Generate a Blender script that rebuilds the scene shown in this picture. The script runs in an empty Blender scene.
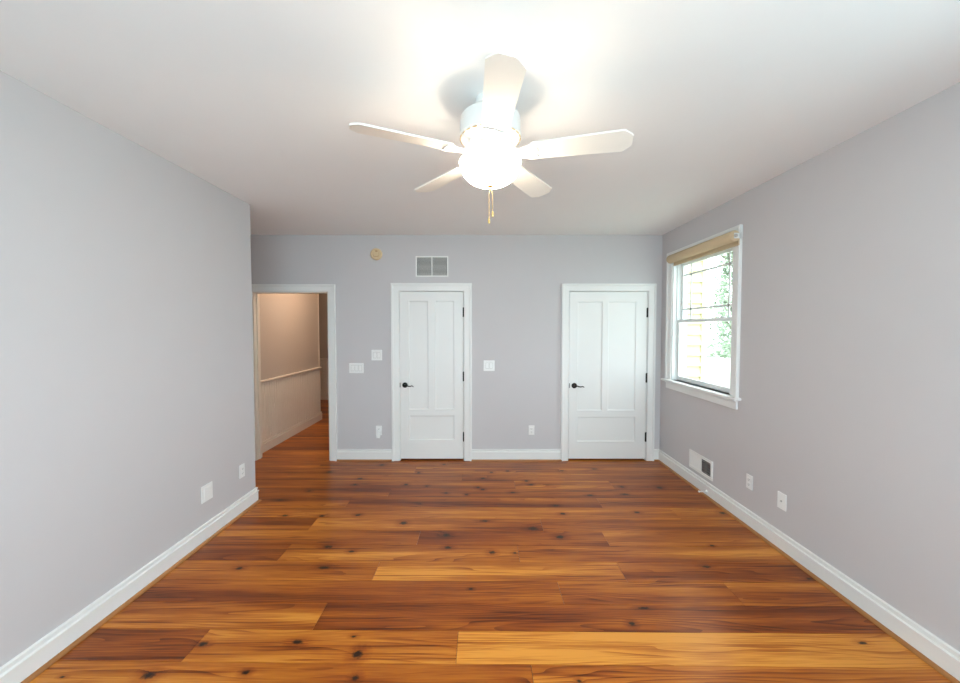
import bpy, bmesh, math, random
from mathutils import Vector, Matrix
random.seed(7)
S = bpy.context.scene
COL = S.collection
PI = math.pi

# ------------------------------------------------------------------ camera
F = 386.0                      # focal length in pixels of the 960 px wide frame
cd = bpy.data.cameras.new('camera'); cam = bpy.data.objects.new('camera', cd); COL.objects.link(cam)
cam.location = (0, 0, 1.615); cam.rotation_euler = (PI/2-math.atan(12.9/F), 0, 0)      # level-ish, tipped down a little
cd.sensor_fit = 'HORIZONTAL'; cd.sensor_width = 36; cd.lens = F/960*36
cd.shift_x = -0.001; cd.clip_start = 0.02; cd.clip_end = 300
S.camera = cam

# ------------------------------------------------------------------ sky and daylight
W = bpy.data.worlds.new('overcast_sky'); S.world = W; W.use_nodes = True
bg = W.node_tree.nodes['Background']
bg.inputs['Color'].default_value = (0.84, 0.93, 1.0, 1); bg.inputs['Strength'].default_value = 5.5

def area(name, loc, rot, sx, sy, power, color, portal=False):
    l = bpy.data.lights.new(name, 'AREA'); l.shape = 'RECTANGLE'; l.size = sx; l.size_y = sy
    l.energy = power; l.color = color
    if portal: l.cycles.is_portal = True
    o = bpy.data.objects.new(name, l); COL.objects.link(o); o.location = loc; o.rotation_euler = rot
    return o
# sky portals in the window openings (light comes from the sky itself)
area('sky_portal', (2.36, 3.90, 1.70), (0, PI/2, 0), 1.3, 1.1, 1, (1, 1, 1), True)

# lamps added for brightness outside the added, unseen rear and side windows
DAY = (0.61, 0.81, 1.0)
area('added_daylight_rear', (0.05, -1.36, 1.55), (PI/2+.04, 0, 0), 3.2, 1.8, 126, DAY)
area('added_daylight_side', (2.38, 0.45, 1.70), (0, PI/2, 0), 1.3, 1.3, 24, DAY)
S.view_settings.view_transform = 'Standard'; S.view_settings.look = 'None'
S.view_settings.gamma = 1.0; S.view_settings.use_curve_mapping = False
S.view_settings.exposure = 0.05
S.cycles.use_denoising = True
S.cycles.max_bounces = 12; S.cycles.diffuse_bounces = 7; S.cycles.transparent_max_bounces = 12
S.cycles.sample_clamp_indirect = 8.0

# ------------------------------------------------------------------ material helpers
def srgb(r, g, b):
    f = lambda c: (c/12.92 if c <= .04045 else ((c+.055)/1.055)**2.4)
    return (f(r/255), f(g/255), f(b/255), 1)
def mat(name, col, rough=.5, metal=0.0, spec=.5, bump=0.0, bscale=200, vary=0.0):
    m = bpy.data.materials.new(name); m.use_nodes = True
    n = m.node_tree.nodes; l = m.node_tree.links; p = n['Principled BSDF']
    p.inputs['Roughness'].default_value = rough; p.inputs['Metallic'].default_value = metal
    p.inputs['Specular IOR Level'].default_value = spec
    tc = n.new('ShaderNodeTexCoord')
    nz = n.new('ShaderNodeTexNoise'); nz.inputs['Scale'].default_value = 3.0; nz.inputs['Detail'].default_value = 4
    l.new(tc.outputs['Object'], nz.inputs['Vector'])
    mx = n.new('ShaderNodeMix'); mx.data_type = 'RGBA'
    c = col if len(col) == 4 else (*col, 1)
    v = vary if vary else .015
    mx.inputs['A'].default_value = (c[0]*(1-v), c[1]*(1-v), c[2]*(1-v), 1)
    mx.inputs['B'].default_value = (min(1, c[0]*(1+v)), min(1, c[1]*(1+v)), min(1, c[2]*(1+v)), 1)
    l.new(nz.outputs['Fac'], mx.inputs['Factor']); l.new(mx.outputs['Result'], p.inputs['Base Color'])
    if bump:
        nb = n.new('ShaderNodeTexNoise'); nb.inputs['Scale'].default_value = bscale; nb.inputs['Detail'].default_value = 3
        bp = n.new('ShaderNodeBump'); bp.inputs['Strength'].default_value = bump; bp.inputs['Distance'].default_value = .002
        l.new(tc.outputs['Object'], nb.inputs['Vector']); l.new(nb.outputs['Fac'], bp.inputs['Height']); l.new(bp.outputs['Normal'], p.inputs['Normal'])
    return m

M = {}
M['wall'] = mat('grey_wall_paint', (.572, .552, .562), .75, spec=.3, bump=.15, bscale=260)
M['hall_wall'] = mat('beige_wall_paint', (.50, .43, .38), .75, spec=.3, bump=.15, bscale=260)
M['ceiling'] = mat('white_ceiling_paint', (.88, .88, .88), .9, spec=.2, bump=.1, bscale=200)
M['trim'] = mat('white_semigloss_trim', (.80, .80, .785), .35, spec=.4)
M['hall_trim'] = mat('cream_hall_trim', (.74, .68, .60), .4, spec=.4)
M['door'] = mat('white_door_paint', (.79, .79, .775), .38, spec=.4)
M['plate'] = mat('white_plate_plastic', (.84, .84, .83), .35)
M['slot'] = mat('dark_slot', (.03, .03, .03), .6)
M['bronze'] = mat('oil_rubbed_bronze', (.018, .015, .013), .38, metal=.6)
M['beige'] = mat('aged_beige_plastic', (.72, .54, .32), .5)
M['vent'] = mat('white_vent_enamel', (.82, .82, .80), .4)
M['grey_enamel'] = mat('grey_louvre_enamel', (.42, .42, .41), .5)
M['duct'] = mat('dark_duct', (.03, .03, .028), .8)
M['fan_white'] = mat('white_fan_enamel', (.82, .81, .79), .35)
M['blade'] = mat('white_fan_blade', (.84, .80, .74), .45)
M['brass'] = mat('brass', (.70, .50, .20), .3, metal=.9)
M['blind'] = mat('tan_blind_fabric', (.60, .47, .30), .9, bump=.4, bscale=500, vary=.06)
M['vinyl'] = mat('white_vinyl_sash', (.78, .80, .79), .35)
M['lead'] = mat('pale_grille_bar', (.80, .84, .82), .4)
M['siding'] = mat('cream_lap_siding', (.66, .60, .36), .7)
M['shoe'] = mat('oak_shoe_moulding', (.36, .15, .045), .35, vary=.25)
M['bark'] = mat('grey_bark', (.20, .16, .12), .9, bump=.5, bscale=30)
M['leaf'] = mat('summer_leaf', (.34, .42, .30), .7, vary=.4)
M['ground'] = mat('pale_grass_ground', (.47, .51, .43), .95, vary=.2)
M['sub'] = mat('dark_seam', (.06, .025, .01), .8)
M['roof'] = mat('grey_shingle', (.2, .2, .2), .9)

def glass():
    m = bpy.data.materials.new('window_glass'); m.use_nodes = True
    n = m.node_tree.nodes; l = m.node_tree.links; n.remove(n['Principled BSDF'])
    t = n.new('ShaderNodeBsdfTransparent'); t.inputs['Color'].default_value = (.95, .98, .96, 1)
    g = n.new('ShaderNodeBsdfGlossy'); g.inputs['Roughness'].default_value = .02
    fr = n.new('ShaderNodeFresnel'); fr.inputs['IOR'].default_value = 1.45
    ge = n.new('ShaderNodeNewGeometry'); fb = n.new('ShaderNodeMath'); fb.operation = 'SUBTRACT'; fb.inputs[0].default_value = 1; l.new(ge.outputs['Backfacing'], fb.inputs[1])
    fm = n.new('ShaderNodeMath'); fm.operation = 'MULTIPLY'; l.new(fr.outputs[0], fm.inputs[0]); l.new(fb.outputs[0], fm.inputs[1])
    mx = n.new('ShaderNodeMixShader'); l.new(fm.outputs[0], mx.inputs[0]); l.new(t.outputs[0], mx.inputs[1]); l.new(g.outputs[0], mx.inputs[2])
    l.new(mx.outputs[0], n['Material Output'].inputs['Surface']); return m
M['glass'] = glass()

BOWL_EMIT = 48.0
def bowl_mat():
    m = bpy.data.materials.new('frosted_lamp_bowl'); m.use_nodes = True
    n = m.node_tree.nodes; l = m.node_tree.links; p = n['Principled BSDF']
    p.inputs['Base Color'].default_value = (.9, .87, .82, 1); p.inputs['Roughness'].default_value = .35
    p.inputs['Emission Color'].default_value = (1.0, .87, .68, 1); p.inputs['Emission Strength'].default_value = BOWL_EMIT
    return m
M['bowl'] = bowl_mat()
M['bowl_lining'] = mat('unlit_bowl_lining', (.85, .83, .80), .6)

# ------------------------------------------------------------------ mesh helpers
def obj(name, bm, m, parent=None, smooth=False, recalc=True):
    if recalc: bmesh.ops.recalc_face_normals(bm, faces=bm.faces)
    me = bpy.data.meshes.new(name); bm.to_mesh(me); bm.free()
    for mm in (m if isinstance(m, list) else [m]): me.materials.append(mm)
    o = bpy.data.objects.new(name, me); COL.objects.link(o)
    if parent: o.parent = parent
    if smooth:
        for p in me.polygons: p.use_smooth = True
        try:
            me.set_sharp_from_angle(angle=math.radians(35))
        except Exception: pass
    return o
def box(bm, x0, x1, y0, y1, z0, z1, bev=0.0, mi=0):
    b = bmesh.new()
    v = [b.verts.new((x, y, z)) for x in (x0, x1) for y in (y0, y1) for z in (z0, z1)]
    for f in ((0,1,3,2),(4,6,7,5),(0,4,5,1),(2,3,7,6),(0,2,6,4),(1,5,7,3)): b.faces.new([v[i] for i in f])
    bmesh.ops.recalc_face_normals(b, faces=b.faces)
    if bev: bmesh.ops.bevel(b, geom=b.edges[:], offset=bev, segments=2, affect='EDGES', profile=.5)
    merge(bm, b, mi); return bm
def merge(bm, b, mi=0, mtx=None):
    mp = {}
    for v in b.verts: mp[v] = bm.verts.new(mtx @ v.co if mtx else v.co)
    for f in b.faces:
        try:
            nf = bm.faces.new([mp[v] for v in f.verts]); nf.material_index = mi if mi else f.material_index
        except ValueError: pass
    b.free()
def lathe(bm, prof, c=(0, 0, 0), n=40, mi=0, mtx=None):
    """prof: (r, z) list, revolved about z"""
    b = bmesh.new(); rings = []
    for r, z in prof:
        if r < 1e-6: rings.append([b.verts.new((0, 0, z))])
        else: rings.append([b.verts.new((r*math.cos(2*PI*i/n), r*math.sin(2*PI*i/n), z)) for i in range(n)])
    for a, d in zip(rings, rings[1:]):
        for i in range(n):
            j = (i+1) % n
            if len(a) == 1 and len(d) == 1: continue
            if len(a) == 1: b.faces.new((a[0], d[i], d[j]))
            elif len(d) == 1: b.faces.new((a[i], a[j], d[0]))
            else: b.faces.new((a[i], a[j], d[j], d[i]))
    merge(bm, b, mi, (Matrix.Translation(c) @ mtx) if mtx else Matrix.Translation(c)); return bm
def tube(bm, pts, r, n=8, mi=0):
    b = bmesh.new(); pts = [Vector(p) for p in pts]; rings = []
    rr = r if isinstance(r, (list, tuple)) else [r]*len(pts)
    for i, p in enumerate(pts):
        d = (pts[min(i+1, len(pts)-1)]-pts[max(i-1, 0)]).normalized()
        up = Vector((0, 0, 1)) if abs(d.z) < .95 else Vector((1, 0, 0))
        s = d.cross(up).normalized(); t = s.cross(d).normalized()
        rings.append([b.verts.new(p + (s*math.cos(2*PI*k/n)+t*math.sin(2*PI*k/n))*rr[i]) for k in range(n)])
    for a, d in zip(rings, rings[1:]):
        for k in range(n): b.faces.new((a[k], a[(k+1) % n], d[(k+1) % n], d[k]))
    b.faces.new(rings[0][::-1]); b.faces.new(rings[-1])
    merge(bm, b, mi); return bm
def sweep(bm, path, prof, frames):
    """sweep closed profile prof [(a,b)] along path points; frames give (A,B) vectors at each point (already mitred)"""
    rings = []
    for p, (A, B) in zip(path, frames):
        rings.append([bm.verts.new(Vector(p)+A*a+B*b) for a, b in prof])
    n = len(prof)
    for r0, r1 in zip(rings, rings[1:]):
        for k in range(n): bm.faces.new((r0[k], r0[(k+1) % n], r1[(k+1) % n], r1[k]))
    bm.faces.new(rings[0][::-1]); bm.faces.new(rings[-1]); return bm
def tag(o, label, cat=None, group=None, kind=None):
    o['label'] = label
    if cat: o['category'] = cat
    if group: o['group'] = group
    if kind: o['kind'] = kind
    return o
def struct(name, bm, m, label=None, smooth=False, cat=None):
    o = obj(name, bm, m, None, smooth); o['kind'] = 'structure'
    if label: o['label'] = label
    if cat: o['category'] = cat
    return o
def empty(name, loc=(0, 0, 0), rz=0):
    o = bpy.data.objects.new(name, None); COL.objects.link(o); o.location = loc; o.rotation_euler = (0, 0, rz); o.empty_display_size = .1
    return o

# ------------------------------------------------------------------ room dimensions
XL, XR, YB, YR, H = -2.095, 2.185, 4.68, -1.0, 2.74
YC = 3.54                     # left wall ends here
XA = -3.10                     # recess side wall
T = .12
# openings in the back wall: (x0, x1, top)
OP = [(-2.76, -1.845, 2.06), (-.990, -.207, 2.072), (1.064, 2.018, 2.072)]

def wall_y(y0, y1, x0, x1, ops, m, name, label):
    bm = bmesh.new(); xs = x0
    for a, b, lo, hi in ops:
        box(bm, xs, a, y0, y1, 0, H)
        if lo > 0: box(bm, a, b, y0, y1, 0, lo)
        box(bm, a, b, y0, y1, hi, H); xs = b
    box(bm, xs, x1, y0, y1, 0, H)
    return struct(name, bm, m, label, cat='wall')
wall_y(YB, YB+T, XA-T, XR+.0, [(a, b, 0, c) for a, b, c in OP], M['wall'], 'wall_back', 'grey back wall holding two white doors and the open doorway')
wall_y(YR-T, YR, XL-T, XR+.0, [(-1.45, 1.55, .8, 2.45)], M['wall'], 'wall_front', 'grey wall behind the viewer with an added wide window')
def wall_x(x0, x1, y0, y1, ops, m, name, label):
    bm = bmesh.new(); ys = y0
    for a, b, lo, hi in ops:
        box(bm, x0, x1, ys, a, 0, H); box(bm, x0, x1, a, b, 0, lo); box(bm, x0, x1, a, b, hi, H); ys = b
    box(bm, x0, x1, ys, y1, 0, H)
    return struct(name, bm, m, label, cat='wall')
WY0, WY1, WZ0, WZ1 = 3.357, 4.415, 1.03, 2.38
wall_x(XR, XR+.16, YR-T, YB+T, [(-.2, 1.1, 1.03, 2.38), (WY0, WY1, WZ0, WZ1)], M['wall'], 'wall_right', 'long grey right wall with a double-hung window near the back corner')
bm = bmesh.new(); box(bm, XL-T, XL, YR, YC, 0, H); box(bm, XA, XL-T, YC-T, YC, 0, H)
struct('wall_left', bm, M['wall'], 'long pale grey left wall ending at an outside corner', cat='wall')
bm = bmesh.new(); box(bm, XA-T, XA, YC-T, YB, 0, H); struct('wall_recess', bm, M['wall'], 'short grey side wall of the recess', cat='wall')
bm = bmesh.new(); box(bm, -1.6, 2.36, YB+T, YB+T+.08, 0, H); struct('wall_leak_blocker', bm, M['wall'], 'unseen panel added behind the two shut doors to block light', cat='wall')  # unseen panel put in to stop light leaking under the doors
# corner bead on the wall's outside corner is bright painted edge
bm = bmesh.new(); box(bm, -4.7, XR+.16, YR-T, 8.9, H, H+.1); struct('ceiling', bm, M['ceiling'], 'smooth white ceiling', cat='ceiling')

# hall beyond the doorway
HX, HY0, HY1, HYF = -2.86, YB+T, 6.81, 8.75
bm = bmesh.new(); box(bm, HX-T, HX, HY0, HY1, 0, H); struct('wall_hall_left', bm, M['hall_wall'], 'beige hall wall above white beadboard', cat='wall')
bm = bmesh.new(); box(bm, -1.72, -1.6, HY0, HYF, 0, H); struct('wall_hall_right', bm, M['hall_wall'], 'beige right wall of the hall', cat='wall')
bm = bmesh.new(); box(bm, -4.7, -1.6, HYF, HYF+T, 0, H); struct('wall_hall_far', bm, M['hall_wall'], 'beige wall at the far end of the hall', cat='wall')
bm = bmesh.new(); box(bm, -4.7, -4.58, HY1-T, HYF, 0, H); box(bm, -4.58, HX-T, HY1-T, HY1, 0, H)
struct('wall_hall_return', bm, M['hall_wall'], 'beige walls where the hall turns left', cat='wall')

# ------------------------------------------------------------------ floor
def px(x, y):                 # photo pixel on the floor -> metres
    h = 1.615; t = math.atan(12.9/F); c, s_ = math.cos(t), math.sin(t); v = y-341.5
    Y = h*(F*c-v*s_)/(v*c+F*s_); return ((x-481)*(Y*c+h*s_)/F, Y)
KN = [(297.7,642,8,3),(357.5,654.3,7,6),(355.5,677.7,5,4),(354,636.6,4,1.5),(324,567.6,8,2),(328,546.7,7,1.7),(351.6,551.4,4,1.6),(448,547.5,5,1.8),
(492,552.4,4.5,2.2),(471,589,3,1.3),(446.6,535,5,2.2),(560,537,6,2.2),(515,553,3,1.2),(632,623.5,4.5,3),(644,608,8,1.6),(706.6,566.8,6,1.5),(579,681,3.5,2),
(862.8,643,6,2),(809.4,578.7,5,1.5),(203,643.9,6,3.4),(148.5,675.6,9,5),(246,672.5,5,3),(239.6,568.3,5,1.8),(62.5,677,4,1.5),(403.5,523,5,2.2),(358,515,4,1.4),
(322,516,4,1.3),(285,515.4,4,1.3),(280,500,6,1.0),(360,478.5,4,1),(309,491,3,.9),(329,472,4,1),(406,484.6,3,1.1),(382,465,3,1),(427,486,2.4,.9),(355,484.6,3,.9),
(418.7,472.7,2.4,.8),(446,493,3,.9),(533,528.5,7,2.5),(484.6,521,6,1.2),(562.7,513.7,4,1.4),(512.7,492.5,4,.9),(478,487.3,2.5,1),(482.7,489.6,3,1),(483,478.3,4,1),
(526.5,481,3,1),(531,484.6,3,1),(555.6,505.6,4,1.2),(590,495.2,4,1),(622,486.9,3,1.1),(624.8,494.2,6,1),(507.5,471,3,.8),(561.7,470.8,3,.8),(466.5,494.6,2.5,1),
(491.5,472.3,2.5,.8),(594.6,469,5,.7),(444,464.4,2.5,.7),(659.6,487.7,4,1.5),(637,512.3,4,1.2),(722.5,513,4,1.5),(712,545.6,3,1.2)]
def floor_mat():
    m = bpy.data.materials.new('knotty_pine_planks'); m.use_nodes = True
    n = m.node_tree.nodes; l = m.node_tree.links; p = n['Principled BSDF']
    def N(t, **k):
        x = n.new(t)
        for a, b in k.items(): setattr(x, a, b)
        return x
    def math_(op, a, b=None, c=None):
        x = N('ShaderNodeMath', operation=op)
        for i, v in enumerate((a, b, c)):
            if v is None: continue
            if isinstance(v, (int, float)): x.inputs[i].default_value = v
            else: l.new(v, x.inputs[i])
        return x.outputs[0]
    def vmath(op, a, b):
        x = N('ShaderNodeVectorMath', operation=op)
        for i, v in enumerate((a, b)):
            if isinstance(v, (tuple, Vector)): x.inputs[i].default_value = v
            else: l.new(v, x.inputs[i])
        return x
    tc = N('ShaderNodeTexCoord'); P = tc.outputs['Object']
    at = N('ShaderNodeAttribute', attribute_name='tone'); sd = N('ShaderNodeAttribute', attribute_name='seed')
    sep = N('ShaderNodeSeparateXYZ'); l.new(P, sep.inputs[0])
    # knots
    dmin = None
    for (kx, ky, a, b) in KN:
        X, Y = px(kx, ky); sx = a*Y/F; sy = b*Y*Y/(F*1.6)
        sx = max(sx, .010)*.72; sy = max(sy, .0055)*.72
        s = vmath('SUBTRACT', P, (X, Y, 0)); q = vmath('MULTIPLY', s.outputs[0], (1/sx, 1/sy, 0))
        ln = N('ShaderNodeVectorMath', operation='LENGTH'); l.new(q.outputs[0], ln.inputs[0])
        d = ln.outputs['Value']
        dmin = d if dmin is None else math_('MINIMUM', dmin, d)
    wob = N('ShaderNodeTexNoise'); wob.inputs['Scale'].default_value = 60; l.new(P, wob.inputs['Vector'])
    dk = math_('ADD', dmin, math_('MULTIPLY', math_('SUBTRACT', wob.outputs['Fac'], .5), 1.3))
    knot = N('ShaderNodeMapRange', clamp=True); l.new(dk, knot.inputs['Value'])
    knot.inputs['From Min'].default_value = .55; knot.inputs['From Max'].default_value = 1.25
    knot.inputs['To Min'].default_value = 1; knot.inputs['To Max'].default_value = 0
    halo = N('ShaderNodeMapRange', clamp=True); l.new(dk, halo.inputs['Value'])
    halo.inputs['From Min'].default_value = 1; halo.inputs['From Max'].default_value = 3.2
    halo.inputs['To Min'].default_value = .5; halo.inputs['To Max'].default_value = 0
    # growth rings: contour lines of a slow noise stretched along the plank
    cx = N('ShaderNodeCombineXYZ')
    l.new(math_('MULTIPLY', sep.outputs['X'], .55), cx.inputs[0]); l.new(math_('MULTIPLY', sep.outputs['Y'], 5.0), cx.inputs[1])
    l.new(math_('MULTIPLY', sd.outputs['Fac'], 37.0), cx.inputs[2])
    n1 = N('ShaderNodeTexNoise'); n1.inputs['Scale'].default_value = 1.0; n1.inputs['Detail'].default_value = 2.0; n1.inputs['Roughness'].default_value = .45
    l.new(cx.outputs[0], n1.inputs['Vector'])
    ring = math_('ADD', math_('MULTIPLY', n1.outputs['Fac'], 15.0), math_('MULTIPLY', sep.outputs['Y'], 34.0))
    fr = math_('FRACT', math_('ADD', ring, math_('MULTIPLY', halo.outputs[0], .8)))
    late = math_('POWER', fr, 3.0)            # sharp dark latewood edge
    cm = N('ShaderNodeCombineXYZ'); l.new(math_('MULTIPLY', sep.outputs['X'], .9), cm.inputs[0]); l.new(math_('MULTIPLY', sep.outputs['Y'], 14.0), cm.inputs[1]); l.new(math_('MULTIPLY', sd.outputs['Fac'], 53.0), cm.inputs[2])
    n4 = N('ShaderNodeTexNoise'); n4.inputs['Scale'].default_value = 1; n4.inputs['Detail'].default_value = 2; l.new(cm.outputs[0], n4.inputs['Vector'])
    mk = N('ShaderNodeMapRange', clamp=True); l.new(n4.outputs['Fac'], mk.inputs['Value']); mk.inputs['From Min'].default_value = .38; mk.inputs['From Max'].default_value = .68
    late = math_('MULTIPLY', late, mk.outputs[0])
    # thin dark resin streaks
    cs = N('ShaderNodeCombineXYZ'); l.new(math_('MULTIPLY', sep.outputs['X'], 1.3), cs.inputs[0]); l.new(math_('MULTIPLY', sep.outputs['Y'], 48.0), cs.inputs[1]); l.new(math_('MULTIPLY', sd.outputs['Fac'], 71.0), cs.inputs[2])
    n5 = N('ShaderNodeTexNoise'); n5.inputs['Scale'].default_value = 1; n5.inputs['Detail'].default_value = 2; l.new(cs.outputs[0], n5.inputs['Vector'])
    st = N('ShaderNodeMapRange', clamp=True); l.new(n5.outputs['Fac'], st.inputs['Value']); st.inputs['From Min'].default_value = .60; st.inputs['From Max'].default_value = .74
    # fine fibre
    cf = N('ShaderNodeCombineXYZ'); l.new(math_('MULTIPLY', sep.outputs['X'], 5.0), cf.inputs[0]); l.new(math_('MULTIPLY', sep.outputs['Y'], 150.0), cf.inputs[1]); l.new(sd.outputs['Fac'], cf.inputs[2])
    n2 = N('ShaderNodeTexNoise'); n2.inputs['Scale'].default_value = 1; n2.inputs['Detail'].default_value = 3; l.new(cf.outputs[0], n2.inputs['Vector'])
    # broad heart/sap variation
    cb = N('ShaderNodeCombineXYZ'); l.new(math_('MULTIPLY', sep.outputs['X'], .6), cb.inputs[0]); l.new(math_('MULTIPLY', sep.outputs['Y'], 9.0), cb.inputs[1]); l.new(math_('MULTIPLY', sd.outputs['Fac'], 91.0), cb.inputs[2])
    n3 = N('ShaderNodeTexNoise'); n3.inputs['Scale'].default_value = 1; n3.inputs['Detail'].default_value = 3; l.new(cb.outputs[0], n3.inputs['Vector'])
    t = math_('ADD', math_('MULTIPLY_ADD', at.outputs['Fac'], .80, .205), math_('MULTIPLY', math_('SUBTRACT', n3.outputs['Fac'], .5), 1.25))
    t = math_('SUBTRACT', t, math_('ADD', math_('MULTIPLY', late, .42), math_('MULTIPLY', st.outputs[0], .38)))
    t = math_('ADD', t, math_('MULTIPLY', math_('SUBTRACT', n2.outputs['Fac'], .5), .5))
    t = math_('SUBTRACT', t, math_('MULTIPLY', halo.outputs[0], .35))
    cr = N('ShaderNodeValToRGB'); l.new(t, cr.inputs[0]); e = cr.color_ramp.elements
    e[0].position = 0; e[0].color = (.060, .010, .002, 1)
    e[1].position = 1; e[1].color = (.66, .27, .042, 1)
    for pos, c in ((.25, (.135, .024, .003)), (.5, (.26, .060, .007)), (.75, (.43, .130, .014))):
        k = e.new(pos); k.color = (*c, 1)
    mx = N('ShaderNodeMix', data_type='RGBA'); l.new(knot.outputs[0], mx.inputs['Factor']); l.new(cr.outputs[0], mx.inputs['A']); mx.inputs['B'].default_value = (.02, .008, .004, 1)
    l.new(mx.outputs['Result'], p.inputs['Base Color'])
    p.inputs['Roughness'].default_value = .30; p.inputs['Specular IOR Level'].default_value = .26
    bp = N('ShaderNodeBump'); bp.inputs['Strength'].default_value = .12; bp.inputs['Distance'].default_value = .001
    l.new(t, bp.inputs['Height']); l.new(bp.outputs['Normal'], p.inputs['Normal'])
    return m
M['floor'] = floor_mat()
PW = .2040; Z0 = 2.010; SH = -.0096
# rows from y = Z0 + k*PW : list of (x_end, tone) running left to right, last to the wall
ROWS = {-2: [(-1.0, .55), (.20, .60), (9, .82)], -1: [(-1.75, .45), (.232, .62), (9, .80)], 0: None}
ROWS = {-2: [(.24, .62), (9, .83)], -1: [(-1.455, .42), (-.121, .80), (9, .93)],
 0: [(-.904, .62), (9, .36)], 1: [(.487, .40), (1.54, .50), (9, .60)], 2: [(-.70, .60), (.935, .78), (9, .42)],
 3: [(-1.42, .22), (.27, .68), (9, .66)], 4: [(-.48, .52), (.96, .42), (9, .62)], 5: [(-1.39, .38), (.5, .60), (9, .60)],
 6: [(1.7, .76), (9, .70)], 7: [(-1.23, .50), (1.1, .40), (9, .48)], 8: [(-.9, .42), (9, .46)], 9: [(.35, .52), (1.35, .60), (9, .42)],
 10: [(-.2, .46), (9, .52)], 11: [(-.75, .62), (.9, .56), (9, .66)], 12: [(-1.9, .5), (-.4, .55), (9, .48)]}
bm = bmesh.new(); tones = []; seeds = []
lt = bm.faces.layers.float.new('tone'); ls = bm.faces.layers.float.new('seed')
k0 = int(math.floor((YR-.1-Z0)/PW)); k1 = int(math.ceil((HYF-Z0)/PW))
rnd = random.Random(11)
for k in range(k0, k1):
    y0 = Z0+k*PW; y1 = y0+PW
    hall = y0 > YB
    xa, xb = (-4.6, -1.6) if hall else ((-3.15, 2.25) if y1 > YC-.2 else (-2.15, 2.25))
    row = ROWS.get(k)
    if row is None:
        row = []; x = xa+rnd.uniform(.3, 2.0)
        while x < xb: row.append((x, rnd.uniform(.3, .75))); x += rnd.uniform(1.2, 2.6)
        row.append((9, rnd.uniform(.3, .75)))
    x = xa
    for xe, tone in row:
        xe = min(xe, xb)
        if xe <= x: continue
        g = .0011; a, b = x+g, xe-g
        vs = []
        for zz in (0, -.015):
            for X_, Y_ in ((a, y0+g), (b, y0+g), (b, y1-g), (a, y1-g)): vs.append(bm.verts.new((X_, Y_+SH*X_, zz)))
        s = rnd.random()
        for f in ((0,1,2,3), (0,4,5,1), (1,5,6,2), (2,6,7,3), (3,7,4,0)):
            fc = bm.faces.new([vs[i] for i in f]); fc[lt] = tone; fc[ls] = s
        x = xe
# dark underlay seen only in the seams
fu = bmesh.new(); box(fu, -4.7, XR+.16, YR-T, 8.9, -.10, -.004); merge(bm, fu, 1)
struct('floor', bm, [M['floor'], M['sub']], 'glossy knotty orange-brown wood plank floor', cat='floor')

# ------------------------------------------------------------------ baseboards and shoe moulding
BASE = [(0, 0), (.016, 0), (.016, .098), (.021, .101), (.021, .108), (.010, .112), (.010, .126), (.014, .129), (.014, .136), (.008, .140), (0, .140)]   # (out, up)
SHOE = [(0, 0)] + [(.018*math.cos(a), .018*math.sin(a)) for a in [i*PI/2/5 for i in range(6)]]
def run(name, pts, prof, m, label, off=0.0, closed=False):
    """pts: xy path with the room on the LEFT side of travel; mitred at inner points"""
    P2 = [Vector((x, y, 0)) for x, y in pts]; fr = []; path = []
    for i, p in enumerate(P2):
        ns = []
        if i > 0: d = (p-P2[i-1]).normalized(); ns.append(Vector((-d.y, d.x, 0)))
        if i < len(P2)-1: d = (P2[i+1]-p).normalized(); ns.append(Vector((-d.y, d.x, 0)))
        if len(ns) == 2:
            s = (ns[0]+ns[1]); A = s/(1+ns[0].dot(ns[1]))
        else: A = ns[0]
        fr.append((A, Vector((0, 0, 1)))); path.append(p+A*off)
    bm = bmesh.new(); sweep(bm, path, prof, fr)
    return struct(name, bm, m, label, cat='baseboard' if prof is BASE else 'moulding')
cas = .088                                     # casing width
bo = [(a-.006 if i else a, b+.006 if i else b, c) for i, (a, b, c) in enumerate(OP)]
CO = [(-1.757,), (-1.088, -.116), (.985, 2.115)]
run('baseboard_right', [(XR, YR), (XR, YB), (2.115, YB)], BASE, M['trim'], 'white baseboard along the right wall')
run('trim_1', [(XR, YR), (XR, YB), (2.115, YB)], SHOE, M['shoe'], 'brown wood shoe moulding below the right baseboard', .016)
run('baseboard_left', [(XA, YB), (XA, YC), (XL, YC), (XL, YR)], BASE, M['trim'], 'white baseboard along the left wall wrapping its corner')
run('trim_2', [(XA, YB), (XA, YC), (XL, YC), (XL, YR)], SHOE, M['shoe'], 'brown wood shoe moulding below the left baseboard', .016)
run('baseboard_back', [(.985, YB), (-.116, YB)], BASE, M['trim'], 'white baseboard on the back wall between the two doors')
run('trim_3', [(.985, YB), (-.116, YB)], SHOE, M['shoe'], 'brown wood shoe moulding between the two doors', .016)
run('baseboard_back', [(-1.088, YB), (-1.757, YB)], BASE, M['trim'], 'white baseboard between the doorway and the narrower door')
run('trim_4', [(-1.088, YB), (-1.757, YB)], SHOE, M['shoe'], 'brown wood shoe moulding left of the narrower door', .016)
run('baseboard_front', [(XL, YR), (XR, YR)], BASE, M['trim'], 'white baseboard behind the viewer')
run('baseboard_hall', [(-4.58, HYF), (-4.58, HY1), (HX, HY1), (HX, HY0+.02)], BASE, M['hall_trim'], 'cream baseboard along the hall wall', .012)
run('baseboard_hall', [(-1.72, HYF), (-4.58, HYF)], BASE, M['hall_trim'], 'cream baseboard at the far end of the hall', .012)
run('baseboard_hall', [(-1.72, HY0), (-1.72, HYF)], BASE, M['hall_trim'], 'cream baseboard on the right side of the hall')

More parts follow.
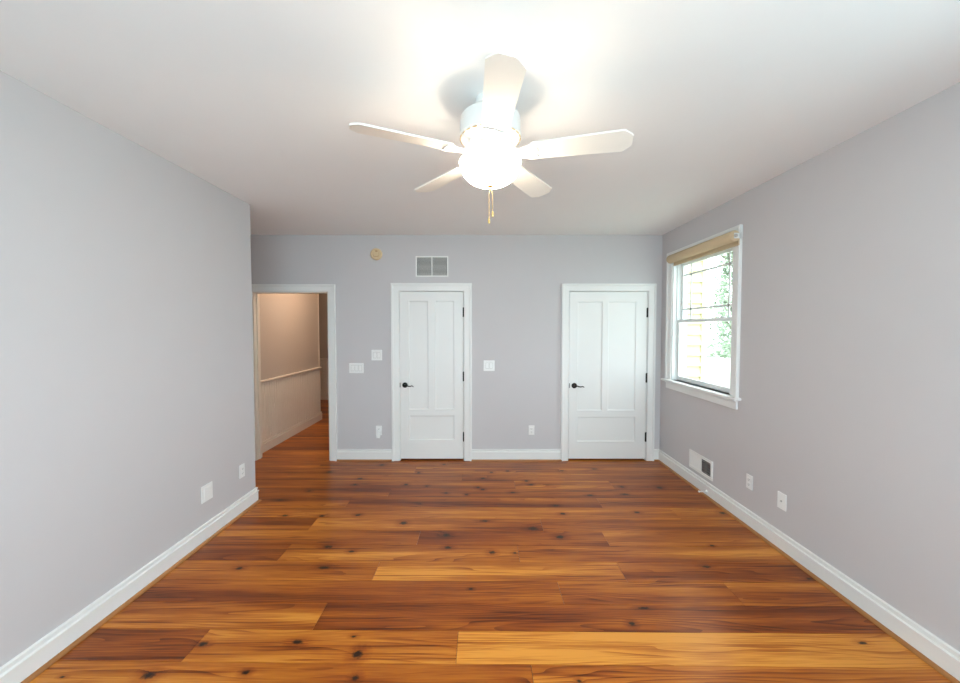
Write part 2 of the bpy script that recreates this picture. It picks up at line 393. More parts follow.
# beadboard wainscot + chair rail
def bead(name, p0, p1, nrm, label, top=.90):
    p0 = Vector((*p0, 0)); p1 = Vector((*p1, 0)); d = (p1-p0); L = d.length; d.normalize(); nv = Vector((*nrm, 0))
    prof = []; u = 0
    while u < L-.001:
        e = min(u+.060, L); prof += [(u, .012), (max(u, e-.012), .012), (max(u, e-.006), .003)]; u = e
    prof.append((L, .012)); prof += [(L, 0), (0, 0)]
    bm = bmesh.new(); lo = [bm.verts.new(p0+d*a+nv*b) for a, b in prof]; hi = [bm.verts.new(p0+d*a+nv*b+Vector((0, 0, top))) for a, b in prof]
    n = len(prof)
    for i in range(n): bm.faces.new((lo[i], lo[(i+1) % n], hi[(i+1) % n], hi[i]))
    return struct(name, bm, M['hall_trim'], label, cat='wainscot')
bead('trim_5', (HX, HY0+.02), (HX, HY1), (1, 0), 'cream vertical beadboard wainscot on the hall wall')
bead('trim_6', (-4.58, HYF), (-1.72, HYF), (0, -1), 'cream beadboard wainscot at the far end of the hall')
RAIL = [(0, 0), (.022, 0), (.026, .012), (.040, .022), (.040, .036), (.030, .042), (0, .042)]
def rail(name, a, b, nrm, label):
    nv = Vector((*nrm, 0)); bm = bmesh.new()
    sweep(bm, [Vector((*a, .90)), Vector((*b, .90))], RAIL, [(nv, Vector((0, 0, 1)))]*2); return struct(name, bm, M['hall_trim'], label, cat='chair rail')
rail('trim_7', (HX, HY0+.02), (HX, HY1), (1, 0), 'cream chair rail capping the hall beadboard')
rail('trim_8', (-4.58, HYF), (-1.72, HYF), (0, -1), 'cream chair rail at the far end of the hall')
bm = bmesh.new(); box(bm, HX-.002, HX+.006, HY1-.03, HY1+.004, .942, H-.001); struct('trim_9', bm, M['hall_trim'], 'pale corner strip where the hall wall ends', cat='moulding')

# ------------------------------------------------------------------ casings (mitred, profiled)
CASP = [(0, 0), (0, .010), (.006, .015), (.062, .018), (.066, .026), (.086, .027), (.088, .022), (.088, 0)]     # (outward, thickness)
def casing(name, x0, x1, top, y, sgn, m, label, w=.088, xl=None):
    s = w/.088; pr = [(a*s, b) for a, b in CASP]; N_ = Vector((0, sgn, 0))
    path = [(x0, y, 0), (x0, y, top), (x1, y, top), (x1, y, 0)]
    fr = [(Vector((-1, 0, 0)), N_), (Vector((-1, 0, 1)), N_), (Vector((1, 0, 1)), N_), (Vector((1, 0, 0)), N_)]
    bm = bmesh.new(); sweep(bm, path, pr, fr); return struct(name, bm, m, label, cat='door casing')
casing('trim_10', OP[0][0], OP[0][1], OP[0][2], YB, -1, M['trim'], 'white casing around the open doorway')
casing('trim_11', -.996+.006, -.201-.006, 2.066, YB, -1, M['trim'], 'white casing around the narrower door', .096)
casing('trim_12', 1.066, 2.022, 2.066, YB, -1, M['trim'], 'white casing around the wider door', .09)
casing('trim_13', OP[0][0], OP[0][1], OP[0][2], YB+T, 1, M['hall_trim'], 'cream casing on the hall side of the doorway')
# jamb lining of the doorway
bm = bmesh.new(); a, b, c = OP[0]
box(bm, a-.001, a+.012, YB-.004, YB+T+.004, 0, c); box(bm, b-.012, b+.001, YB-.004, YB+T+.004, 0, c); box(bm, a, b, YB-.004, YB+T+.004, c-.012, c+.001)
box(bm, a+.012, a+.022, YB+.05, YB+.085, 0, c-.012); box(bm, b-.022, b-.012, YB+.05, YB+.085, 0, c-.012)
struct('trim_14', bm, M['hall_trim'], 'cream jamb lining the doorway', cat='door jamb')

# ------------------------------------------------------------------ doors
def leaf_mesh(x0, x1, z0, z1, panels, yf, th=.035, rec=.014, sl=.012):
    bm = bmesh.new()
    xs = sorted({x0, x1, *[p[0] for p in panels], *[p[1] for p in panels]}); zs = sorted({z0, z1, *[p[2] for p in panels], *[p[3] for p in panels]})
    vc = {}
    def V(x, y, z):
        k = (round(x, 5), round(y, 5), round(z, 5))
        if k not in vc: vc[k] = bm.verts.new((x, y, z))
        return vc[k]
    for i in range(len(xs)-1):
        for j in range(len(zs)-1):
            a, b, c, d = xs[i], xs[i+1], zs[j], zs[j+1]; mx_, mz_ = (a+b)/2, (c+d)/2
            if any(p[0] < mx_ < p[1] and p[2] < mz_ < p[3] for p in panels): continue
            bm.faces.new((V(a, yf, c), V(b, yf, c), V(b, yf, d), V(a, yf, d)))
    for (a, b, c, d) in panels:
        steps = [(0, 0), (.003, rec*.75), (sl, rec), (sl+.002, rec*1.0)]
        xsub = sorted([x for x in xs if a <= x <= b]); zsub = sorted([z for z in zs if c <= z <= d])
        prev = [V(x, yf, c) for x in xsub] + [V(b, yf, z) for z in zsub[1:]] + [V(x, yf, d) for x in reversed(xsub[:-1])] + [V(a, yf, z) for z in reversed(zsub[1:-1])]
        cx_, cz_ = (a+b)/2, (c+d)/2
        for (ins, dep) in steps[1:]:
            fx = 1-2*ins/(b-a); fz = 1-2*ins/(d-c)
            cur = [bm.verts.new((cx_+(v0.co.x-cx_)*1, yf+dep, v0.co.z)) for v0 in base_] if False else None
            ring = []
            src = [V(x, yf, c) for x in xsub] + [V(b, yf, z) for z in zsub[1:]] + [V(x, yf, d) for x in reversed(xsub[:-1])] + [V(a, yf, z) for z in reversed(zsub[1:-1])]
            for v0 in src: ring.append(bm.verts.new((cx_+(v0.co.x-cx_)*fx, yf+dep, cz_+(v0.co.z-cz_)*fz)))
            n = len(ring)
            for q in range(n): bm.faces.new((prev[q], prev[(q+1) % n], ring[(q+1) % n], ring[q]))
            prev = ring
        bm.faces.new(prev)
    # sides and back
    for q in ((x0, z0, x1, z0), (x1, z0, x1, z1), (x1, z1, x0, z1), (x0, z1, x0, z0)):
        A = bm.verts.new((q[0], yf, q[1])); B = bm.verts.new((q[2], yf, q[3])); C_ = bm.verts.new((q[2], yf+th, q[3])); D = bm.verts.new((q[0], yf+th, q[1]))
        bm.faces.new((A, B, C_, D))
    bm.faces.new([bm.verts.new((x, yf+th, z)) for x, z in ((x0, z0), (x1, z0), (x1, z1), (x0, z1))])
    bmesh.ops.remove_doubles(bm, verts=bm.verts, dist=1e-5)
    return bm
def lever(parent, x, z, y, handed=1):
    bm = bmesh.new(); R = Matrix.Rotation(PI/2, 4, 'X')
    lathe(bm, [(0, 0), (.033, 0), (.033, .006), (.029, .011), (.016, .014), (.012, .020), (.012, .045), (0, .047)], (x, y, z), 28, 0, R)
    h = obj('lever_handle', bm, M['bronze'], parent, True); h['label'] = 'dark bronze lever handle on a round rose'
    bm = bmesh.new()
    pts = [(x, y-.042, z), (x+.022*handed, y-.046, z+.002), (x+.045*handed, y-.047, z-.006), (x+.068*handed, y-.046, z-.010), (x+.088*handed, y-.045, z-.004), (x+.103*handed, y-.044, z-.008), (x+.110*handed, y-.043, z-.018)]
    tube(bm, pts, [.009, .0085, .0075, .007, .0065, .006, .004], 10)
    obj('lever', bm, M['bronze'], h, True)
    bm = bmesh.new(); box(bm, x-.063, x-.056, y-.004, y+.004, z-.028, z+.028, .001)
    obj('strike_plate', bm, M['bronze'], parent)
def hinge(parent, x, z, y):
    bm = bmesh.new(); box(bm, x-.010, x+.004, y-.003, y+.004, z-.055, z+.055, .001)
    tube(bm, [(x, y-.008, z-.056), (x, y-.008, z+.056)], .0085, 10)
    lathe(bm, [(0, .006), (.006, .002), (.009, 0), (.009, -.004), (0, -.004)], (x, y-.008, z+.058), 10)
    obj('hinge', bm, M['bronze'], parent, True)
YD = YB+.002
def door(name, x0, x1, panels, hx, hz, label, hinges):
    bm = leaf_mesh(x0, x1, .022, 2.062, panels, YD)
    d = struct(name, bm, M['door'], label, cat='door')
    lever(d, hx, hz, YD)
    for z in hinges: hinge(d, x1+.004, z, YD)
    return d
door('door_1', -.982, -.215, [(-.875, -.640, .628, 1.949), (-.556, -.325, .628, 1.949), (-.875, -.325, .253, .553)], -.925, .928,
     'narrower white three-panel door with dark lever, left of the other shut door', (1.811, 1.032, .293))
door('door_2', 1.072, 2.010, [(1.172, 1.474, .616, 1.940), (1.544, 1.880, .616, 1.940), (1.172, 1.880, .234, .537)], 1.136, .921,
     'wider white three-panel door with dark lever, next to the right corner', (1.807, 1.015, .290))
# jambs around the shut doors
bm = bmesh.new()
for (a, b, c) in OP[1:]:
    box(bm, a-.001, a+.004, YB, YB+T, 0, c); box(bm, b-.004, b+.001, YB, YB+T, 0, c); box(bm, a, b, YB, YB+T, c-.004, c+.001)
struct('trim_15', bm, M['trim'], 'white jambs of the two shut doors', cat='door jamb')

# ------------------------------------------------------------------ window
def win_box(name, parent, m, boxes, bev=.002):
    bm = bmesh.new()
    for b_ in boxes: box(bm, *b_, bev)
    return obj(name, bm, m, parent)
def frame_boxes(xa, xb, y0, y1, z0, z1, st, top, bot):
    return [(xa, xb, y0, y0+st, z0, z1), (xa, xb, y1-st, y1, z0, z1), (xa, xb, y0+st, y1-st, z0, z0+bot), (xa, xb, y0+st, y1-st, z1-top, z1)]
def make_window(name, y0, y1, z0, z1, label):
    w = empty(name, (XR, (y0+y1)/2, z0)); w['kind'] = 'structure'; w['label'] = label; w['category'] = 'window'
    bpy.context.view_layer.update(); inv = w.matrix_world.inverted()
    def P_(o): o.matrix_parent_inverse = inv; return o
    # casing: three mitred sides above the stool
    bm = bmesh.new(); N_ = Vector((-1, 0, 0)); s = .105/.088
    sweep(bm, [(XR, y0, z0), (XR, y0, z1), (XR, y1, z1), (XR, y1, z0)], [(a*s, b) for a, b in CASP],
          [(Vector((0, -1, 0)), N_), (Vector((0, -1, 1)), N_), (Vector((0, 1, 1)), N_), (Vector((0, 1, 0)), N_)])
    P_(obj('window_casing', bm, M['trim'], w))
    P_(win_box('window_stool', w, M['trim'], [(XR-.062, XR+.06, y0-.135, y1+.135, z0-.024, z0)], .006))
    P_(win_box('window_apron', w, M['trim'], [(XR-.018, XR, y0-.095, y1+.095, z0-.105, z0-.024), (XR-.026, XR, y0-.1, y1+.1, z0-.042, z0-.024)], .003))
    P_(win_box('window_jamb', w, M['vinyl'], [(XR, XR+.16, y0, y0+.015, z0, z1), (XR, XR+.16, y1-.015, y1, z0, z1), (XR, XR+.16, y0, y1, z1-.015, z1), (XR+.055, XR+.16, y0, y1, z0, z0+.015),
          (XR+.040, XR+.048, y1-.027, y1-.015, z0, z1), (XR+.040, XR+.048, y0+.015, y0+.027, z0, z1)], 0))
    zm = (z0+z1)/2+.0
    a, b = y0+.015, y1-.015
    lo = P_(win_box('lower_sash', w, M['vinyl'], frame_boxes(XR+.050, XR+.085, a, b, z0+.004, zm+.012, .040, .032, .045)))
    up = P_(win_box('upper_sash', w, M['vinyl'], frame_boxes(XR+.088, XR+.122, a, b, zm-.02, z1-.015, .040, .045, .035)))
    def sub(nm, par, m, boxes, bev=0):
        o = win_box(nm, par, m, boxes, bev); return o
    sub('pane', lo, M['glass'], [(XR+.065, XR+.069, a+.04, b-.04, z0+.04, zm-.01)])
    sub('pane', up, M['glass'], [(XR+.103, XR+.107, a+.04, b-.04, zm+.015, z1-.06)])
    g = .010; xa, xb = XR+.096, XR+.1025
    zt = z1-.17; zb = zm+.125
    sub('muntin', up, M['lead'], [(xa, xb, a+.04, b-.04, zt-g, zt+g)]); sub('muntin', up, M['lead'], [(xa, xb, a+.04, b-.04, zb-g, zb+g)])
    sub('muntin', up, M['lead'], [(xa, xb, y0+.195, y0+.195+2*g, zm+.015, z1-.06)]); sub('muntin', up, M['lead'], [(xa, xb, y1-.215, y1-.215+2*g, zm+.015, z1-.06)])
    sub('sash_lock', lo, M['vinyl'], [(XR+.052, XR+.080, (y0+y1)/2-.32, (y0+y1)/2-.27, zm+.012, zm+.026)], .003)
    return w
make_window('window_1', WY0, WY1, WZ0, WZ1, 'white double-hung window with prairie grille near the back right corner')
make_window('added_window_side', -.2, 1.1, 1.03, 2.38, 'added white double-hung window outside the view, nearer the viewer')  # side window added out of view to let in more daylight
w3 = empty('added_window_rear', (0, YR, .8)); w3['kind'] = 'structure'; w3['label'] = 'added wide white window, unseen behind the viewer'; w3['category'] = 'window'  # unseen rear window added to brighten the room
bm = bmesh.new()
for x in (-1.45, -.47, .53, 1.50): box(bm, x, x+.05, YR-.09, YR-.03, 0+.8, 2.45)
for z in (.8, 1.6, 2.40): box(bm, -1.45, 1.55, YR-.09, YR-.03, z, z+.05)
o = obj('sash', bm, M['vinyl'], w3); o.location = (0, -YR, -.8)
bm = bmesh.new(); box(bm, -1.45, 1.55, YR-.065, YR-.06, .8, 2.45); o = obj('pane', bm, M['glass'], w3); o.location = (0, -YR, -.8)

# roller blind rolled up over the window head
rb = empty('roller_blind', (2.135, 3.86, 2.385)); tag(rb, 'rolled-up tan roller blind across the top of the window', 'blind')
def L(o, par):      # world-built mesh parented without moving
    bpy.context.view_layer.update(); o.matrix_parent_inverse = par.matrix_world.inverted(); return o
bm = bmesh.new(); R = Matrix.Rotation(PI/2, 4, 'X')
lathe(bm, [(0, 0), (.044, 0), (.046, .003), (.046, 1.097), (.044, 1.10), (0, 1.10)], (2.130, 4.360, 2.387), 32, 0, R)
L(obj('fabric_roll', bm, M['blind'], rb, True), rb)
bm = bmesh.new(); box(bm, 2.166, 2.176, 3.270, 4.355, 2.322, 2.390, .001); L(obj('fabric_sheet', bm, M['blind'], rb), rb)
bm = bmesh.new(); tube(bm, [(2.171, 3.272, 2.320), (2.171, 4.355, 2.320)], .008, 10); L(obj('hem_bar', bm, M['blind'], rb, True), rb)
for yy in (3.252, 4.362):
    bm = bmesh.new(); box(bm, 2.118, 2.176, yy, yy+.005, 2.365, 2.41, .001); box(bm, 2.168, 2.176, yy-.0, yy+.006, 2.350, 2.425)
    br = L(obj('bracket', bm, M['vinyl'], rb), rb)
bm = bmesh.new(); lathe(bm, [(0, 0), (.014, 0), (.014, .008), (0, .01)], (2.130, 3.252, 2.387), 16, 0, R); L(obj('roller_pin', bm, M['grey_enamel'], rb, True), rb)
rb.location.x -= .015; rb.location.y -= .02

# ------------------------------------------------------------------ plates, vents, detector
def wallframe(side):   # local x along the wall, local y out of the wall towards the room, z up
    return {'back': (lambda u, v: (u, YB-v), 0), 'right': (lambda u, v: (XR-v, u), 1), 'left': (lambda u, v: (XL+v, u), 2)}[side]
def wm(side, u, z):
    if side == 'back': return Matrix.Translation((u, YB, z)) @ Matrix.Rotation(PI, 4, 'Z')
    if side == 'right': return Matrix.Translation((XR, u, z)) @ Matrix.Rotation(PI/2, 4, 'Z')
    return Matrix.Translation((XL, u, z)) @ Matrix.Rotation(-PI/2, 4, 'Z')
def root_at(name, side, u, z):
    o = bpy.data.objects.new(name, None); COL.objects.link(o); o.matrix_world = wm(side, u, z); o.empty_display_size = .05; return o
def plate_part(root, w, h, holes=()):
    bm = bmesh.new(); box(bm, -w/2, w/2, 0, .007, -h/2, h/2, .003)
    return obj('cover_plate', bm, M['plate'], root)
def screw(root, x, z):
    bm = bmesh.new(); lathe(bm, [(0, .0015), (.0025, .001), (.003, 0)], (x, .007, z), 10, 0, Matrix.Rotation(-PI/2, 4, 'X')); obj('screw', bm, M['vent'], root)
def outlet(side, u, z, label, group=None):
    r = root_at('wall_outlet', side, u, z); tag(r, label, 'outlet', group)
    plate_part(r, .072, .116)
    for s in (-1, 1):
        bm = bmesh.new(); box(bm, -.017, .017, .004, .010, s*.020-.014, s*.020+.014, .002)
        rc = obj('receptacle', bm, M['plate'], r)
        bm = bmesh.new(); box(bm, -.008, -.0055, .0095, .0105, s*.020-.004, s*.020+.006); box(bm, .0055, .008, .0095, .0105, s*.020-.003, s*.020+.005)
        lathe(bm, [(0, .0005), (.0025, .0005), (.0025, 0)], (0, .010, s*.020-.008), 10, 0, Matrix.Rotation(-PI/2, 4, 'X'))
        obj('slot', bm, M['slot'], rc)
    screw(r, 0, 0); return r
def switch(side, u, z, n, w, h, label, group=None):
    r = root_at('light_switch', side, u, z); tag(r, label, 'light switch', group)
    plate_part(r, w, h)
    for i in range(n):
        x = (i-(n-1)/2)*.046
        bm = bmesh.new(); box(bm, x-.0185, x+.0185, .004, .0074, -.0355, .0355)
        obj('rocker_gap', bm, M['grey_enamel'], r)
        bm = bmesh.new(); box(bm, x-.0165, x+.0165, .004, .0085, -.033, .033, .001)
        b = bmesh.new(); box(b, -.014, .014, -.002, .003, -.030, .030, .001); merge(bm, b, 0, Matrix.Translation((x, .0085, 0)) @ Matrix.Rotation(.07, 4, 'X'))
        obj('rocker', bm, M['plate'], r)
        screw(r, x, .048); screw(r, x, -.048)
    return r
switch('back', -1.513, 1.135, 3, .176, .122, 'wide three-rocker light switch beside the open doorway', 'light switches on the back wall')
switch('back', -1.265, 1.293, 2, .128, .128, 'squarish light switch placed higher, left of the narrower door', 'light switches on the back wall')
switch('back', .098, 1.165, 2, .134, .128, 'two-rocker light switch between the two shut doors', 'light switches on the back wall')
outlet('back', .617, .375, 'white outlet low on the wall between the two shut doors', 'wall outlets')
nl = outlet('back', -1.247, .372, 'white outlet low between the doorway and the narrower door', 'wall outlets')
pl = root_at('plug_in_night_light', 'back', -1.249, .352); pl.location.y = YB-.0105
tag(pl, 'white plug-in night light in the outlet left of the narrower door', 'night light')
bm = bmesh.new(); box(bm, -.024, .024, 0, .030, -.055, .030, .006); obj('body', bm, M['plate'], pl)
bm = bmesh.new(); box(bm, -.020, .020, .004, .040, -.068, -.050, .005); obj('lamp_shade', bm, M['plate'], pl)
outlet('right', 3.096, .370, 'white outlet on the right wall, next to the low vent', 'wall outlets')
outlet('left', 3.339, .370, 'white outlet low on the left wall closest to its corner', 'wall outlets')
# cable jack plate and blank plate
r = root_at('cable_jack', 'right', 2.758, .365); tag(r, 'white cable jack plate on the right wall, farther from the vent', 'wall plate')
plate_part(r, .080, .120); bm = bmesh.new(); lathe(bm, [(0, .009), (.0035, .009), (.0035, .002), (.007, .002), (.007, 0)], (0, .007, 0), 12, 0, Matrix.Rotation(-PI/2, 4, 'X'))
c_ = obj('jack', bm, M['grey_enamel'], r, True); screw(r, 0, .042); screw(r, 0, -.042)
r = root_at('wall_plate', 'left', 2.907, .365); tag(r, 'larger blank white plate low on the left wall', 'wall plate')
plate_part(r, .118, .128); bm = bmesh.new(); box(bm, -.036, .036, .0045, .0105, -.042, .042, .002); obj('insert', bm, M['plate'], r)

def grille(root, w, h, bays, mullion=.014, border=.016, slat=.0125, tilt=.6, dark=M['duct']):
    bm = bmesh.new()
    for b_ in ((-w/2, w/2, 0, .010, -h/2, -h/2+border), (-w/2, w/2, 0, .010, h/2-border, h/2), (-w/2, -w/2+border, 0, .010, -h/2+border, h/2-border), (w/2-border, w/2, 0, .010, -h/2+border, h/2-border)): box(bm, *b_, .002)
    iw = w-2*border
    for i in range(1, bays): x = -w/2+border+iw*i/bays; box(bm, x-mullion/2, x+mullion/2, 0, .010, -h/2+border, h/2-border, .001)
    obj('frame', bm, M['vent'], root)
    bm = bmesh.new(); box(bm, -w/2+.004, w/2-.004, 0, .001, -h/2+.004, h/2-.004); obj('duct_opening', bm, dark, root)
r = root_at('return_air_vent', 'back', -.590, 2.363); tag(r, 'white two-bay louvred air vent above the narrower door', 'vent')
grille(r, .392, .248, 2)
bm = bmesh.new()
for i in range(17):
    z = -.108+i*.0135
    b = bmesh.new(); box(b, -.176, -.008, -.0004, .0004, -.0055, .0055); merge(bm, b, 0, Matrix.Translation((0, .006, z)) @ Matrix.Rotation(.75, 4, 'X'))
    b = bmesh.new(); box(b, .008, .176, -.0004, .0004, -.0055, .0055); merge(bm, b, 0, Matrix.Translation((0, .006, z)) @ Matrix.Rotation(.75, 4, 'X'))
obj('louvres', bm, M['vent'], r)
r = root_at('floor_level_vent', 'right', 3.79, .268); tag(r, 'white register vent low on the right wall, near the window corner', 'vent')
grille(r, .40, .185, 2, .03, .028)
bm = bmesh.new()      # local +x points to the back of the room: that bay is shut
box(bm, .012, .174, .002, .0065, -.066, .066)
for i in range(9): box(bm, .020+i*.017, .024+i*.017, .006, .0085, -.06, .06)
obj('shut_damper', bm, M['vent'], r)
bm = bmesh.new()
for i in range(5):
    b = bmesh.new(); box(b, -.174, -.012, -.0006, .0006, -.0045, .0045); merge(bm, b, 0, Matrix.Translation((0, .006, -.050+i*.025)) @ Matrix.Rotation(-.3, 4, 'X'))
box(bm, -.095, -.092, .002, .004, -.064, .064)
obj('louvres', bm, M['grey_enamel'], r)
r = root_at('smoke_detector', 'back', -1.257, 2.508); tag(r, 'round beige smoke detector high on the back wall', 'smoke detector')
bm = bmesh.new(); A_ = Matrix.Rotation(-PI/2, 4, 'X')
lathe(bm, [(0, 0), (.070, 0), (.072, .006), (.070, .020), (.062, .032), (.050, .036), (.048, .033), (.030, .033), (.028, .037), (0, .038)], (0, 0, 0), 36, 0, A_); obj('housing', bm, M['beige'], r, True)
bm = bmesh.new(); box(bm, -.022, .006, .036, .040, .028, .036); obj('test_button', bm, M['shoe'], r)
bm = bmesh.new()
for i in range(4): box(bm, -.034, .034, .0325, .0350, -.034+i*.014-.0, -.031+i*.014)
obj('grille_slits', bm, M['shoe'], r)
# door stop on the right baseboard
r = empty('door_stop', (XR-.016, 3.66, .050)); tag(r, 'small white spring door stop on the right baseboard below the vent', 'door stop')
bm = bmesh.new(); Rm = Matrix.Rotation(-PI/2, 4, 'Y'); lathe(bm, [(0, 0), (.014, 0), (.013, .006), (.006, .010)], (0, 0, 0), 16, 0, Rm)
hp = []
for i in range(90): a = i*2*PI/9; hp.append((-.008-i*.00062, .0055*math.cos(a), .0055*math.sin(a)))
tube(bm, hp, .0012, 5); obj('spring', bm, M['plate'], r, True)
bm = bmesh.new(); lathe(bm, [(0, 0), (.007, 0), (.009, .003), (.009, .012), (.006, .016), (0, .016)], (-.064, 0, 0), 14, 0, Rm); obj('rubber_tip', bm, M['plate'], r, True)

# ------------------------------------------------------------------ ceiling fan
FX, FY = .046, 1.937
fan = empty('ceiling_fan', (FX, FY, H)); tag(fan, 'white five-blade ceiling fan with a lit frosted bowl lamp', 'ceiling fan')
def fz(z): return z-H
bm = bmesh.new(); lathe(bm, [(0, 0), (.072, 0), (.074, -.008), (.070, -.030), (.050, -.045), (.045, -.060), (.062, -.068)], (0, 0, 0), 40)
obj('canopy', bm, M['fan_white'], fan, True)
bm = bmesh.new(); lathe(bm, [(.0, fz(2.680)), (.075, fz(2.680)), (.120, fz(2.670)), (.145, fz(2.650)), (.149, fz(2.635)), (.149, fz(2.575)), (.152, fz(2.565)), (.152, fz(2.555)), (.140, fz(2.540)), (.112, fz(2.530)), (.108, fz(2.522)), (.0, fz(2.520))], (0, 0, 0), 56)
mo = obj('motor_housing', bm, M['fan_white'], fan, True)
bm = bmesh.new()
for i in range(24):
    a = 2*PI*i/24; b = bmesh.new(); box(b, -.012, .012, -.0025, .0025, -.0022, .0022)
    merge(bm, b, 0, Matrix.Translation((0, 0, fz(2.547))) @ Matrix.Rotation(a, 4, 'Z') @ Matrix.Translation((0, .1465, 0)) @ Matrix.Rotation(-.8, 4, 'X'))
sl_ = obj('vent_slots', bm, M['brass'], mo)
bm = bmesh.new(); lathe(bm, [(0, fz(2.522)), (.075, fz(2.522)), (.080, fz(2.508)), (.058, fz(2.496)), (.046, fz(2.470)), (.046, fz(2.445)), (.030, fz(2.438)), (0, fz(2.438))], (0, 0, 0), 40)
obj('switch_housing', bm, M['fan_white'], fan, True)
ZB = 2.472                       # blade height
def blade_mesh():
    bm = bmesh.new(); out = [(.205, -.052), (.215, -.057), (.30, -.060), (.45, -.066), (.620, -.071), (.652, -.042), (.660, -.030), (.660, .030), (.652, .042), (.620, .071), (.45, .066), (.30, .060), (.215, .057), (.205, .052)]
    top = [bm.verts.new((a, b, .004)) for a, b in out]; bot = [bm.verts.new((a, b, -.004)) for a, b in out]; n = len(out)
    bm.faces.new(top); bm.faces.new(bot[::-1])
    for i in range(n): bm.faces.new((top[i], bot[i], bot[(i+1) % n], top[(i+1) % n]))
    return bm
def iron_mesh():
    bm = bmesh.new()
    # curved arm from the hub to a scalloped plate under the blade
    out = [(.075, -.024), (.12, -.026), (.17, -.040), (.200, -.053), (.222, -.053), (.236, -.040), (.228, -.020), (.238, 0), (.228, .020), (.236, .040), (.222, .053), (.200, .053), (.17, .040), (.12, .026), (.075, .024)]
    top = [bm.verts.new((a, b, -.0045)) for a, b in out]; bot = [bm.verts.new((a, b, -.0095)) for a, b in out]; n = len(out)
    bm.faces.new(top); bm.faces.new(bot[::-1])
    for i in range(n): bm.faces.new((top[i], bot[i], bot[(i+1) % n], top[(i+1) % n]))
    for s in (-.012, .012):
        tube(bm, [(.085, s, .052), (.10, s, .030), (.125, s, .004), (.15, s, -.005)], [.010, .010, .009, .006], 8)
    for a, b in ((.212, -.032), (.212, .032), (.222, 0)): lathe(bm, [(0, -.013), (.004, -.012), (.006, -.0095)], (a, b, 0), 10)
    return bm
bl0 = obj('blade', blade_mesh(), M['blade'], fan); bl0['label'] = 'white fan blade with clipped corners'
ir0 = obj('blade_iron', iron_mesh(), M['fan_white'], bl0, True)
PHI0 = 3.5; PITCH = -12; RISE = (2.6, -.4, 0, 0, 1.4)      # blades warp slightly up or down
for i in range(5):
    if i == 0: bl, ir = bl0, ir0
    else:
        bl = bl0.copy(); COL.objects.link(bl); bl.parent = fan
        ir = ir0.copy(); COL.objects.link(ir); ir.parent = bl
    ang = math.radians(-90+PHI0+72*i)
    bl.matrix_local = Matrix.Translation((0, 0, fz(ZB))) @ Matrix.Rotation(ang, 4, 'Z') @ Matrix.Rotation(math.radians(-RISE[i]), 4, 'Y') @ Matrix.Rotation(math.radians(PITCH), 4, 'X')
# lamp bowl
def bowl_prof(r0, z0, depth, n=14):
    return [(r0*math.cos(a)**.8 if a < PI/2-.001 else 0, z0-depth*math.sin(a)) for a in [i*PI/2/n for i in range(n+1)]]
zr = fz(2.430)
bm = bmesh.new(); o_ = bowl_prof(.149, zr, .108); i_ = bowl_prof(.144, zr, .102)
lathe(bm, [(.152, zr+.006), (.153, zr+.002)] + o_, (0, 0, 0), 56); lathe(bm, [(.152, zr+.006), (.146, zr+.004)] + i_, (0, 0, 0), 56, 1)
obj('lamp_bowl', bm, [M['bowl'], M['bowl_lining']], fan, True, recalc=True)['label'] = 'glowing frosted white glass bowl'
bm = bmesh.new(); lathe(bm, [(0, fz(2.326)), (.014, fz(2.324)), (.015, fz(2.318)), (.007, fz(2.311)), (.008, fz(2.305)), (.004, fz(2.299)), (0, fz(2.297))], (0, 0, 0), 20)
obj('finial', bm, M['brass'], fan, True)
bm = bmesh.new(); tube(bm, [(0, 0, fz(2.46)), (0, 0, fz(2.31))], .004, 8); obj('lamp_rod', bm, M['brass'], fan)
for (dx, z_end) in ((-.006, 2.162), (.012, 2.195)):
    bm = bmesh.new(); z = 2.300
    tube(bm, [(dx*.3, -.008, fz(2.305)), (dx, -.008, fz(2.27)), (dx, -.008, fz(z_end))], .0012, 6)
    while z > z_end:
        lathe(bm, [(0, .0022), (.0022, 0), (0, -.0022)], (dx if z < 2.27 else dx*(.3+.7*(2.305-z)/.035), -.008, fz(z)), 6); z -= .007
    ch = obj('pull_chain', bm, M['brass'], fan)
    bm = bmesh.new(); lathe(bm, [(0, .012), (.003, .010), (.0055, -.004), (.006, -.012), (.003, -.018), (0, -.019)], (dx, -.008, fz(z_end-.010)), 12); obj('pull_knob', bm, M['brass'], ch, True)
# bulbs inside the bowl, above its rim they light the ceiling
for i in range(3):
    a = 2*PI*i/3+.5
    l = bpy.data.lights.new('fan_bulb', 'POINT'); l.energy = 3.0; l.color = (1.0, .85, .68); l.shadow_soft_size = .022
    o = bpy.data.objects.new('fan_bulb', l); COL.objects.link(o); o.parent = fan; o.location = (.06*math.cos(a), .06*math.sin(a), fz(2.365))

# hall lamp: small flush dome on the hall ceiling
hl = empty('hall_ceiling_lamp', (-2.05, 5.7, H)); tag(hl, 'small flush dome lamp on the hall ceiling', 'ceiling lamp')
bm = bmesh.new(); lathe(bm, [(0, 0), (.15, 0), (.15, -.02), (.14, -.025)], (0, 0, 0), 32); obj('base', bm, M['fan_white'], hl, True)
bm = bmesh.new(); lathe(bm, [(.14, -.02), (.135, -.05), (.10, -.08), (.05, -.095), (0, -.1)], (0, 0, 0), 32); obj('lamp_bowl', bm, M['bowl'], hl, True)
for (x, y, e) in ((-2.05, 5.7, 14), (-2.9, 7.9, 2.5)):
    l = bpy.data.lights.new('hall_bulb', 'POINT'); l.energy = e; l.color = (1.0, .66, .40); l.shadow_soft_size = .08
    o = bpy.data.objects.new('hall_bulb', l); COL.objects.link(o); o.location = (x, y, H-.2)

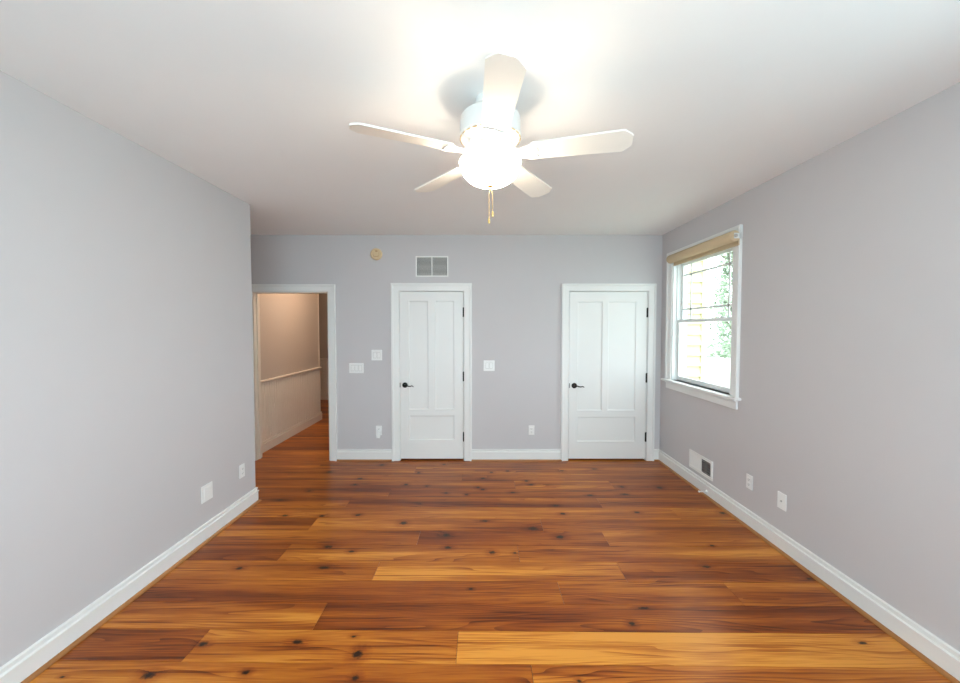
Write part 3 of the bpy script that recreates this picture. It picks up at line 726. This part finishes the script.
# ------------------------------------------------------------------ outside
bm = bmesh.new(); box(bm, -30, 45, -35, 70, -.9, -.8); struct('ground', bm, M['ground'], 'pale open ground outside the window', cat='ground')
# wing of the house seen through the window: lap siding facing the viewer
wing = empty('house_wing', (3.0, 6.2, -.8)); tag(wing, 'cream lap-sided house wing outside the window', 'building')
bm = bmesh.new(); y = 5.72; z = -.8
while z < 5.0:
    vs = [bm.verts.new(p) for p in ((2.40, y-.034, z), (3.28, y-.034, z), (3.28, y-.004, z+.155), (2.40, y-.004, z+.155))]; bm.faces.new(vs)
    vs = [bm.verts.new(p) for p in ((2.40, y, z), (3.28, y, z), (3.28, y-.034, z), (2.40, y-.034, z))]; bm.faces.new(vs)
    vs = [bm.verts.new(p) for p in ((3.302, y, z), (3.302, 9, z), (3.284, 9, z+.155), (3.284, y, z+.155))]; bm.faces.new(vs)
    z += .155
box(bm, 2.40, 3.28, y, 9.0, -.8, 5.0)
L(obj('siding', bm, M['siding'], wing, recalc=False), wing)
bm = bmesh.new(); box(bm, 3.25, 3.31, y-.03, y+.05, -.8, 5.0); L(obj('corner_board', bm, M['siding'], wing), wing)
bm = bmesh.new(); box(bm, 2.3, 3.7, y-.4, 9.2, 5.0, 5.15); L(obj('roof', bm, M['roof'], wing), wing)
def tree(x, y, h, r, seed, label):
    rn = random.Random(seed); t = empty('leafy_tree', (x, y, -.8)); tag(t, label, 'tree', 'trees outside the window')
    bm = bmesh.new(); tube(bm, [(0, 0, 0), (.1, 0, h*.3), (0, .1, h*.6), (.05, 0, h*.92)], [.08, .07, .05, .02], 10)
    for i in range(12):
        a = rn.uniform(0, 2*PI); z = rn.uniform(.25, .85)*h; R_ = r*rn.uniform(.5, .9)
        tube(bm, [(0, 0, z), (R_*.5*math.cos(a), R_*.5*math.sin(a), z+.3), (R_*math.cos(a), R_*math.sin(a), z+.5)], [.05, .03, .01], 6)
    obj('trunk', bm, M['bark'], t)
    bm = bmesh.new()
    for i in range(5200):
        a = rn.uniform(0, 2*PI); zz = rn.uniform(.24, 1.0); env = r*math.sqrt(max(0, 1-((zz-.5)/.52)**2))*(.7+.3*math.sin(3*a+5*zz)); q = env*rn.random()**.45
        c = Vector((q*math.cos(a), q*math.sin(a), zz*h)); s = rn.uniform(.05, .10)
        d1 = Vector((rn.gauss(0, 1), rn.gauss(0, 1), rn.gauss(0, 1))).normalized(); d2 = d1.orthogonal().normalized()
        bm.faces.new([bm.verts.new(c+p) for p in (-d1*s, d2*s*.5, d1*s, -d2*s*.5)])
    obj('foliage', bm, M['leaf'], t, recalc=False)
tree(9.2, 14.0, 5.6, 1.15, 1, 'pale green leafy tree right of the siding through the window')
tree(13.0, 17.5, 7.5, 2.0, 2, 'taller leafy tree farther off through the window')
